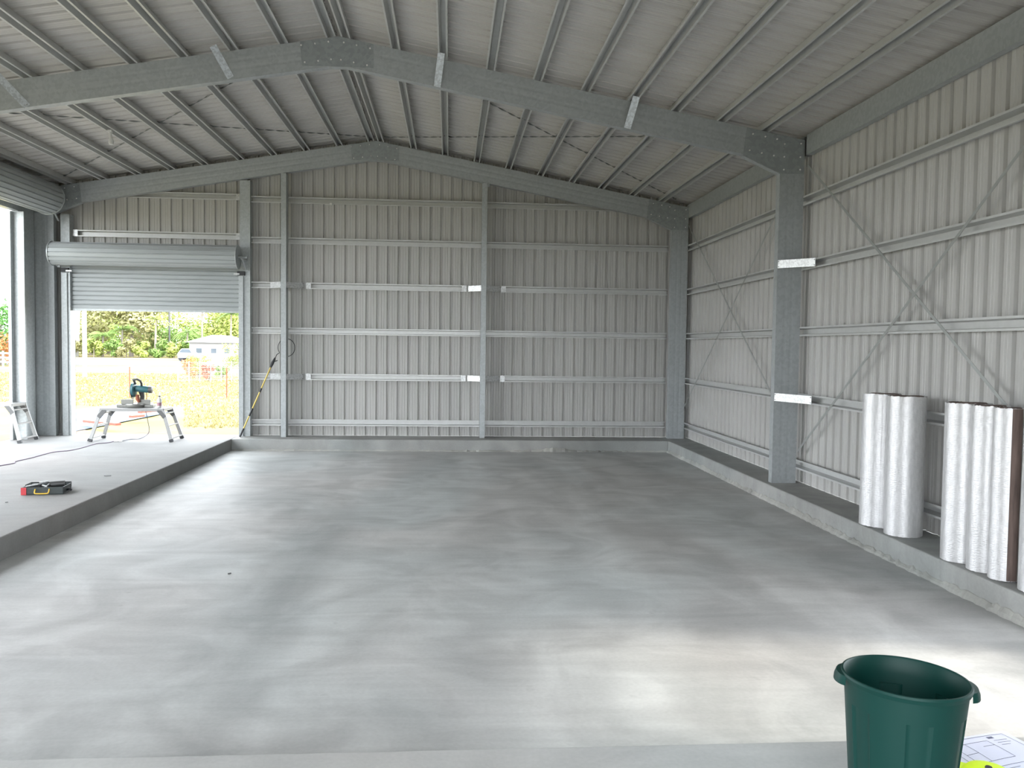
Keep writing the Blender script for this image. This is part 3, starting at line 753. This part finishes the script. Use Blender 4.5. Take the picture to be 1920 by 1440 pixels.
# grass tufts
mb = MB(); rnd = random.Random(3)
for i in range(11000):
    y = 1.6+34*rnd.random()**1.5; px = rnd.uniform(100, 460) if i % 5 else rnd.uniform(-30, 60)
    if y < 9.5 and px < 345: continue
    if y < 3.2: continue
    q = at(px, 700, 'y', y); x = q.x
    for k in range(3):
        h = rnd.uniform(.03, .085); a = rnd.uniform(0, 6.28); w = .006+.0007*y
        dx, dy = math.cos(a)*w, math.sin(a)*w; lx, ly = rnd.uniform(-.06, .06), rnd.uniform(-.06, .06)
        mb.add([(x-dx, y-dy, GRZ-.01), (x+dx, y+dy, GRZ-.01), (x+lx, y+ly, GRZ+h)], [(0, 1, 2)])
o = mb.build('grass_tufts', mat('grass blades', (.25, .225, .09), .8, 0, (.6, .88, 1.12, (1, 1, 1)), spec=.02, col2=(.29, .24, .11))); tag(o, 'rough yellow green grass growing beyond the door openings', 'grass', kind='stuff')

LEAFS = {k: mat('leaves '+k, c, .75, 0, (.8, .55, 1.5, (1, 1, 1))) for k, c in dict(green=(.15, .24, .055), lime=(.28, .33, .08), olive=(.25, .24, .10), orange=(.45, .20, .07), red=(.42, .13, .08), dark=(.06, .17, .03)).items()}
TRUNK = mat('pale trunk', (.22, .19, .16), .85); WHITET = mat('white painted pole', (.45, .44, .42), .7)
def crown(c, rx, rz, n, s, rnd, clumps=9):
    mb = MB(); cs = [Vector((c[0]+rnd.uniform(-.7, .7)*rx, c[1]+rnd.uniform(-.6, .6)*rx, c[2]+rnd.uniform(-.75, .75)*rz)) for _ in range(clumps)]
    for i in range(n):
        k = cs[i % clumps]; d = Vector((rnd.gauss(0, 1), rnd.gauss(0, 1), rnd.gauss(0, 1))).normalized()
        p = k + Vector((d.x*rx*.42, d.y*rx*.42, d.z*rz*.42))*rnd.uniform(.6, 1.05)
        u = Vector((rnd.gauss(0, 1), rnd.gauss(0, 1), rnd.gauss(0, .6))).normalized(); v_ = u.cross(d).normalized() if abs(u.dot(d)) < .95 else Vector((0, 0, 1))
        mb.add([p-u*s, p+v_*s*.45, p+u*s, p-v_*s*.45], [(0, 1, 2, 3)])
    return mb
def tree(px, py_base, Y, h, rx, kind, lab, n=1500, name='broadleaf_tree', group='trees across the road', seed=0, cat='tree'):
    rnd = random.Random(seed*31+5); g = at(px, 660, 'y', Y); root = empty(name, (g.x, Y, GRZ)); tag(root, lab, cat, group)
    MB().tube([(0, 0, 0), (.1, 0, h*.3), (-.1, .1, h*.6)], [.22*h/7, .17*h/7, .08*h/7], 8).build('trunk', TRUNK, root)
    crown((0, 0, h*.46), rx, h*.46, n, .13*h/4.5, rnd, 18).build('foliage', LEAFS[kind], root)
    return root
def palm(px, Y, h, lab, seed=0, kind='green', fl=2.0, nf=16):
    rnd = random.Random(seed); g = at(px, 660, 'y', Y); root = empty('palm_tree', (g.x, Y, GRZ)); tag(root, lab, 'palm tree', 'palms across the road')
    MB().tube([(0, 0, 0), (.05, 0, h*.5), (.12, 0, h)], [.17, .12, .10], 10).build('trunk', TRUNK, root)
    mb = MB()
    for k in range(nf):
        a = 2*math.pi*k/nf+rnd.uniform(-.2, .2); el = rnd.uniform(.1, 1.1); L = fl*rnd.uniform(.85, 1.1)
        dr_ = Vector((math.cos(a), math.sin(a), 0)); prev = None; m = 9; spine = []
        for j in range(m+1):
            t = j/m; spine.append(Vector((.12, 0, h))+dr_*(L*t*math.cos(el*.7)) + Vector((0, 0, L*(t*math.sin(el)-t*t*.75))))
        sd = Vector((-dr_.y, dr_.x, 0))
        for j in range(1, m+1):
            for s in (-1, 1):
                for q in (0, .5):
                    b = spine[j-1].lerp(spine[j], q); l = .55*math.sin(math.pi*min(.95, (j-1+q)/m*.85+.12))*fl/2
                    tip = b+sd*s*l+dr_*l*.4-Vector((0, 0, l*.45)); mb.add([b-dr_*.04, b+dr_*.04, tip], [(0, 1, 2)])
        mb.tube(spine, .018, 4)
    mb.build('fronds', LEAFS[kind], root)
T = [(128, 92, 9.5, 4.0, 'olive', 'tall olive green tree at the left end of the tree line'), (170, 101, 7.6, 3.6, 'lime', 'bushy lime green tree behind the thick white pole'),
     (203, 111, 12, 4.6, 'lime', 'tall bright lime tree rising behind the palms'), (246, 92.5, 9.6, 4.0, 'olive', 'tall olive crowned tree near middle of the doorway view'),
     (283, 103, 8.0, 3.8, 'lime', 'rounded lime tree behind the mitre saw'), (304, 94, 4.6, 2.6, 'green', 'low green tree left of the dark street pole'),
     (340, 96, 4.8, 2.8, 'green', 'low green tree right of the dark street pole'), (372, 108, 8, 4.0, 'lime', 'lime tree behind the white house roof'),
     (408, 118, 9, 4.4, 'olive', 'tree behind the house, partly hidden by its roof'), (443, 107, 8.4, 4.0, 'lime', 'tree at right end of the doorway view behind the house')]
for i, (px, Y, h, rx, k, l) in enumerate(T): tree(px, 0, Y, h, rx, k, l, 3400, seed=i)
for i, (px, Y, h, k, l, fl) in enumerate([(192, 88, 2.6, 'green', 'short fan of palm fronds left of the mitre saw, across road', 2.4), (228, 89, 3.4, 'green', 'slender palm directly above the saw in the doorway view', 2.3), (291, 88, 4.6, 'lime', 'tall thin palm left of the dark street pole', 1.8), (378, 92, 6.2, 'olive', 'tall golden green palm behind the parked car', 2.0), (432, 94, 5.6, 'green', 'tall palm behind the right side of the house', 2.0), (350, 90, 3.2, 'green', 'low palm clump left of the white house', 2.0)]):
    palm(px, Y, h, l, i+20, k, fl)
BU = ['left of the thick white pole', 'right of the thick white pole', 'left of the mitre saw', 'above the mitre saw', 'right of the mitre saw', 'beside the dark street pole', 'left of the parked car', 'behind the parked car']
for i, (px, k) in enumerate([(136, 'olive'), (176, 'lime'), (212, 'green'), (237, 'olive'), (262, 'lime'), (298, 'green'), (326, 'lime'), (352, 'green')]):
    rnd = random.Random(i+90); g = at(px, 660, 'y', 86.6); root = empty('roadside_bush', (g.x, 86.6, GRZ)); tag(root, 'dense bush at the foot of the tree line, '+BU[i], 'bush', 'bushes under the tree line')
    MB().tube([(0, 0, 0), (0, 0, 1.2)], .06, 6).build('stem', TRUNK, root); crown((0, 0, 1.15), 1.15, 1.0, 900, .19, rnd, 8).build('foliage', LEAFS[k], root)
for i, (px, Y, h, rx, k, l) in enumerate([(2, 50, 5.4, 2.2, 'dark', 'large dark green tree seen through the left opening'), (33, 48, 4.0, 1.4, 'orange', 'small orange leaved tree seen through the left opening'), (447, 48, 2.5, 1.1, 'lime', 'leafy green shrub against the right side of the doorway')]):
    tree(px, 0, Y, h, rx, k, l, 2000, 'garden_tree', 'garden trees nearer the road', seed=60+i)
def shrub(px, Y, h, rx, k, l, n=900, s=.06):
    g = at(px, 700, 'y', Y); rnd = random.Random(int(px)); root = empty('garden_shrub', (g.x, Y, GRZ)); tag(root, l, 'shrub', 'shrubs at the garden fence')
    mb = MB()
    for j in range(7): mb.tube([(0, 0, 0), (rnd.uniform(-.6, .6)*rx, rnd.uniform(-.4, .4)*rx, h*.8)], [.02, .008], 5)
    mb.build('stems', TRUNK, root); crown((0, 0, h*.62), rx, h*.42, n, s, rnd, 9).build('foliage', LEAFS[k], root)
shrub(356, 27.5, 1.05, .52, 'orange', 'orange and green leaved shrub behind the wire fence'); shrub(372, 29.5, 1.3, .7, 'lime', 'lime green shrub rising behind the coloured shrubs')
shrub(392, 26.5, .8, .38, 'red', 'low red leaved shrub at right of the coloured pair'); shrub(418, 30, .6, .35, 'green', 'small dark shrub in front of the house wall')

# poles
def pole(px, Y, h, r, m, l, lean=0.):
    g = at(px, 690, 'y', Y); o = MB().tube([(0, 0, 0), (lean*h, 0, h)], [r*1.1, r*.9], 14).build('street_pole', m); o.location = (g.x, Y, GRZ); tag(o, l, 'pole', 'poles outside the doorway')
pole(159, 30, 7, .105, WHITET, 'thick white pole standing on the grass verge left of saw'); pole(142, 88, 9, .30, WHITET, 'leaning white palm trunk left of the thick white pole', .05)
pole(318, 92, 9, .11, DARKM, 'thin dark street pole right of centre in the doorway view')
# house, car, fence
HW = mat('white render', (.36, .355, .35), .7)
h0 = at(355, 690, 'y', 74); h1 = at(437, 690, 'y', 74); z1 = 1.9
hs = empty('house', (h0.x, 74, GRZ)); tag(hs, 'white rendered house with low pale roof beyond the road', 'house', 'houses outside')
wd = h1.x-h0.x
MB().box(0, wd, 0, 7, 0, z1).build('wall', HW, hs); MB().loft([[(-.4, y, z1), (wd+.4, y, z1), (wd*.55, y, z1+.8)] for y in (-.5, 7.5)]).build('roof', mat('pale roof', (.33, .325, .33), .6), hs)
for x in (.7, 2.2, wd-.9):
    w_ = MB().box(x-.03, x+.63, -.05, -.0, .75, 1.35).build('window', WHITEP, hs); MB().box(x+.02, x+.58, -.06, -.045, .8, 1.3).build('pane', mat('dark glass', (.10, .12, .14), .1) if x == .7 else bpy.data.materials['dark glass'], w_)
h0 = at(-60, 650, 'y', 60); h1 = at(27, 650, 'y', 60)
hs = empty('house', (h0.x, 60, GRZ)); tag(hs, 'pale house with grey roof seen through the left opening', 'house', 'houses outside')
wd = h1.x-h0.x
MB().box(0, wd-.3, 0, 6, 0, 1.75).build('wall', HW, hs); MB().loft([[(-.3, y, 1.7), (wd, y, 1.7), (wd-1.3, y, 2.6), (.8, y, 2.6)] for y in (-.4, 6.4)]).build('roof', mat('grey roof', (.27, .27, .29), .6), hs)
MB().box(wd-1.6, wd-.8, -.03, 0, .6, 1.3).build('window', DARKM, hs)
g = at(350, 665, 'y', 70)
ca = empty('parked_car', (g.x, 70, GRZ+.05)); tag(ca, 'small silver car parked left of the white house', 'car')
CARP = mat('silver paint', (.25, .25, .27), .3, .3)
pr = [(-.9, .25), (.9, .25), (.92, .6), (.8, .75), (.55, .8), (.3, 1.2), (-.5, 1.22), (-.82, .85), (-.92, .7)]
MB().loft([[(x, y, z) for x, z in pr] for y in (0, 1.6)]).build('body', CARP, ca, bevel=.05)
MB().loft([[(x*.96, y, z) for x, z in [(.48, .82), (.26, 1.14), (-.46, 1.16), (-.74, .86)]] for y in (-.012, 1.612)]).build('side_window', bpy.data.materials['dark glass'], ca)
for x in (-.58, .58):
    for y in (.02, 1.45): MB().lathe([(0, y), (.24, y), (.24, y+.15), (0, y+.15)], (x, 0, .24), 20, 'y').build('wheel', BLACK, ca)
fe = empty('wire_fence', (0, 0, 0)); tag(fe, 'pale wire garden fence around the coloured shrubs', 'fence')
fp = [at(330, 0, 'y', 24.5).x, at(452, 0, 'y', 27.0).x]; ys = [24.5, 27.0]
mb = MB(); n_ = 7
for k in range(n_):
    t = k/(n_-1); x = fp[0]+(fp[1]-fp[0])*t; y = ys[0]+(ys[1]-ys[0])*t
    MB().tube([(x, y, GRZ), (x, y, GRZ+1.0)], .022, 8).build('fence_post', WHITET, fe)
for z in (.1, .3, .5, .7, .95): mb.tube([(fp[0], ys[0], GRZ+z), (fp[1], ys[1], GRZ+z)], .004, 4)
for k in range(60): t = k/59; mb.tube([(fp[0]+(fp[1]-fp[0])*t, ys[0]+(ys[1]-ys[0])*t, GRZ+.08), (fp[0]+(fp[1]-fp[0])*t, ys[0]+(ys[1]-ys[0])*t, GRZ+.95)], .0025, 4)
mb.build('wire_mesh', WHITET, fe)
WF = mat('white timber', (.38, .37, .36), .7)
g0 = at(-70, 0, 'y', 44).x; g1 = at(40, 0, 'y', 44).x
wf = empty('rail_fence', (0, 0, 0)); tag(wf, 'white rail fence in front of pale house, left opening', 'fence')
for z in (.45, .75, 1.05): MB().bar((g0, 44, GRZ+z), (g1, 44.3, GRZ+z-.1), .03, .12).build('rail', WF, wf)
for k in range(6): x = g0+(g1-g0)*k/5; MB().box(x-.05, x+.05, 43.97, 44.07, GRZ, GRZ+1.15).build('post', WF, wf)
for px, pt, pb, Y, l in ((243, 688, 763, 13.5, 'rusty steel picket standing in grass behind the saw'), (425, 689, 749, 13.2, 'rusty steel picket in grass at the right of the doorway'), (22, 694, 752, 12.5, 'rusty steel picket in grass seen through the left opening')):
    a = at(px, pt, 'y', Y); o = MB().box(-.018, .018, -.004, .004, 0, a.z-GRZ).box(-.004, .004, -.018, .018, 0, a.z-GRZ).build('star_picket', RUST); o.location = (a.x, Y, GRZ); tag(o, l, 'picket', 'steel pickets')
# stacked roof sheets on the ground, each a thing
SH = [mat('pale blue sheet', (.14, .18, .25), .9, 0, spec=.05), mat('white sheet', (.23, .235, .245), .9, 0, spec=.05), mat('red primed steel', (.25, .07, .045), .6)]
rnd = random.Random(5)
def gpt(px, py, z=-.1): return at(px, py, 'z', z)
base = [gpt(128, 806), gpt(128, 778), gpt(335, 752), gpt(305, 775)]
u_ = (gpt(305, 775)-gpt(128, 806)); 
for k in range(6):
    a = gpt(118, 806-k*6, -.1); b = gpt(318-k*6, 768-k*2.5, -.1); d = (b-a).normalized(); sd = Vector((-d.y, d.x, 0))*.55
    z = GRZ+.03+.012*k; mb = MB(); rg = []
    for e in (a, b):
        prof = []
        for j in range(13): prof.append(Vector((e.x, e.y, z+(.018 if j % 2 else 0)))+sd*(j/12*1.0))
        rg.append(prof+[p-Vector((0, 0, .004)) for p in prof[::-1]])
    o = mb.loft(rg).build('metal_sheet', SH[k % 2]); tag(o, ['blue grey ribbed metal sheet nearest the shed, on the ground', 'white ribbed metal sheet second from the shed on the pile', 'blue grey ribbed metal sheet third from the shed on the pile', 'white ribbed metal sheet in the middle of the ground pile', 'blue grey ribbed metal sheet second furthest on the pile', 'white ribbed metal sheet furthest from the shed on the pile'][k], 'metal sheet', 'metal sheets lying outside')
for k, (A_, B_, l) in enumerate([((160, 786), (222, 792), 'red primed steel length lying left under the work platform'), ((245, 778), (268, 776), 'short red primed steel piece lying behind the platform legs'), ((262, 770), (300, 766), 'red primed steel length lying right under the work platform')]):
    a = gpt(*A_, 0); b = gpt(*B_, 0); a.z = b.z = GRZ+.16
    o = MB().bar(a, b, .12, .05).build('steel_length', SH[2]); tag(o, l, 'steel length', 'red steel lengths outside')
a = gpt(131, 809, 0); b = gpt(172, 806, 0); a.z = b.z = GRZ+.05
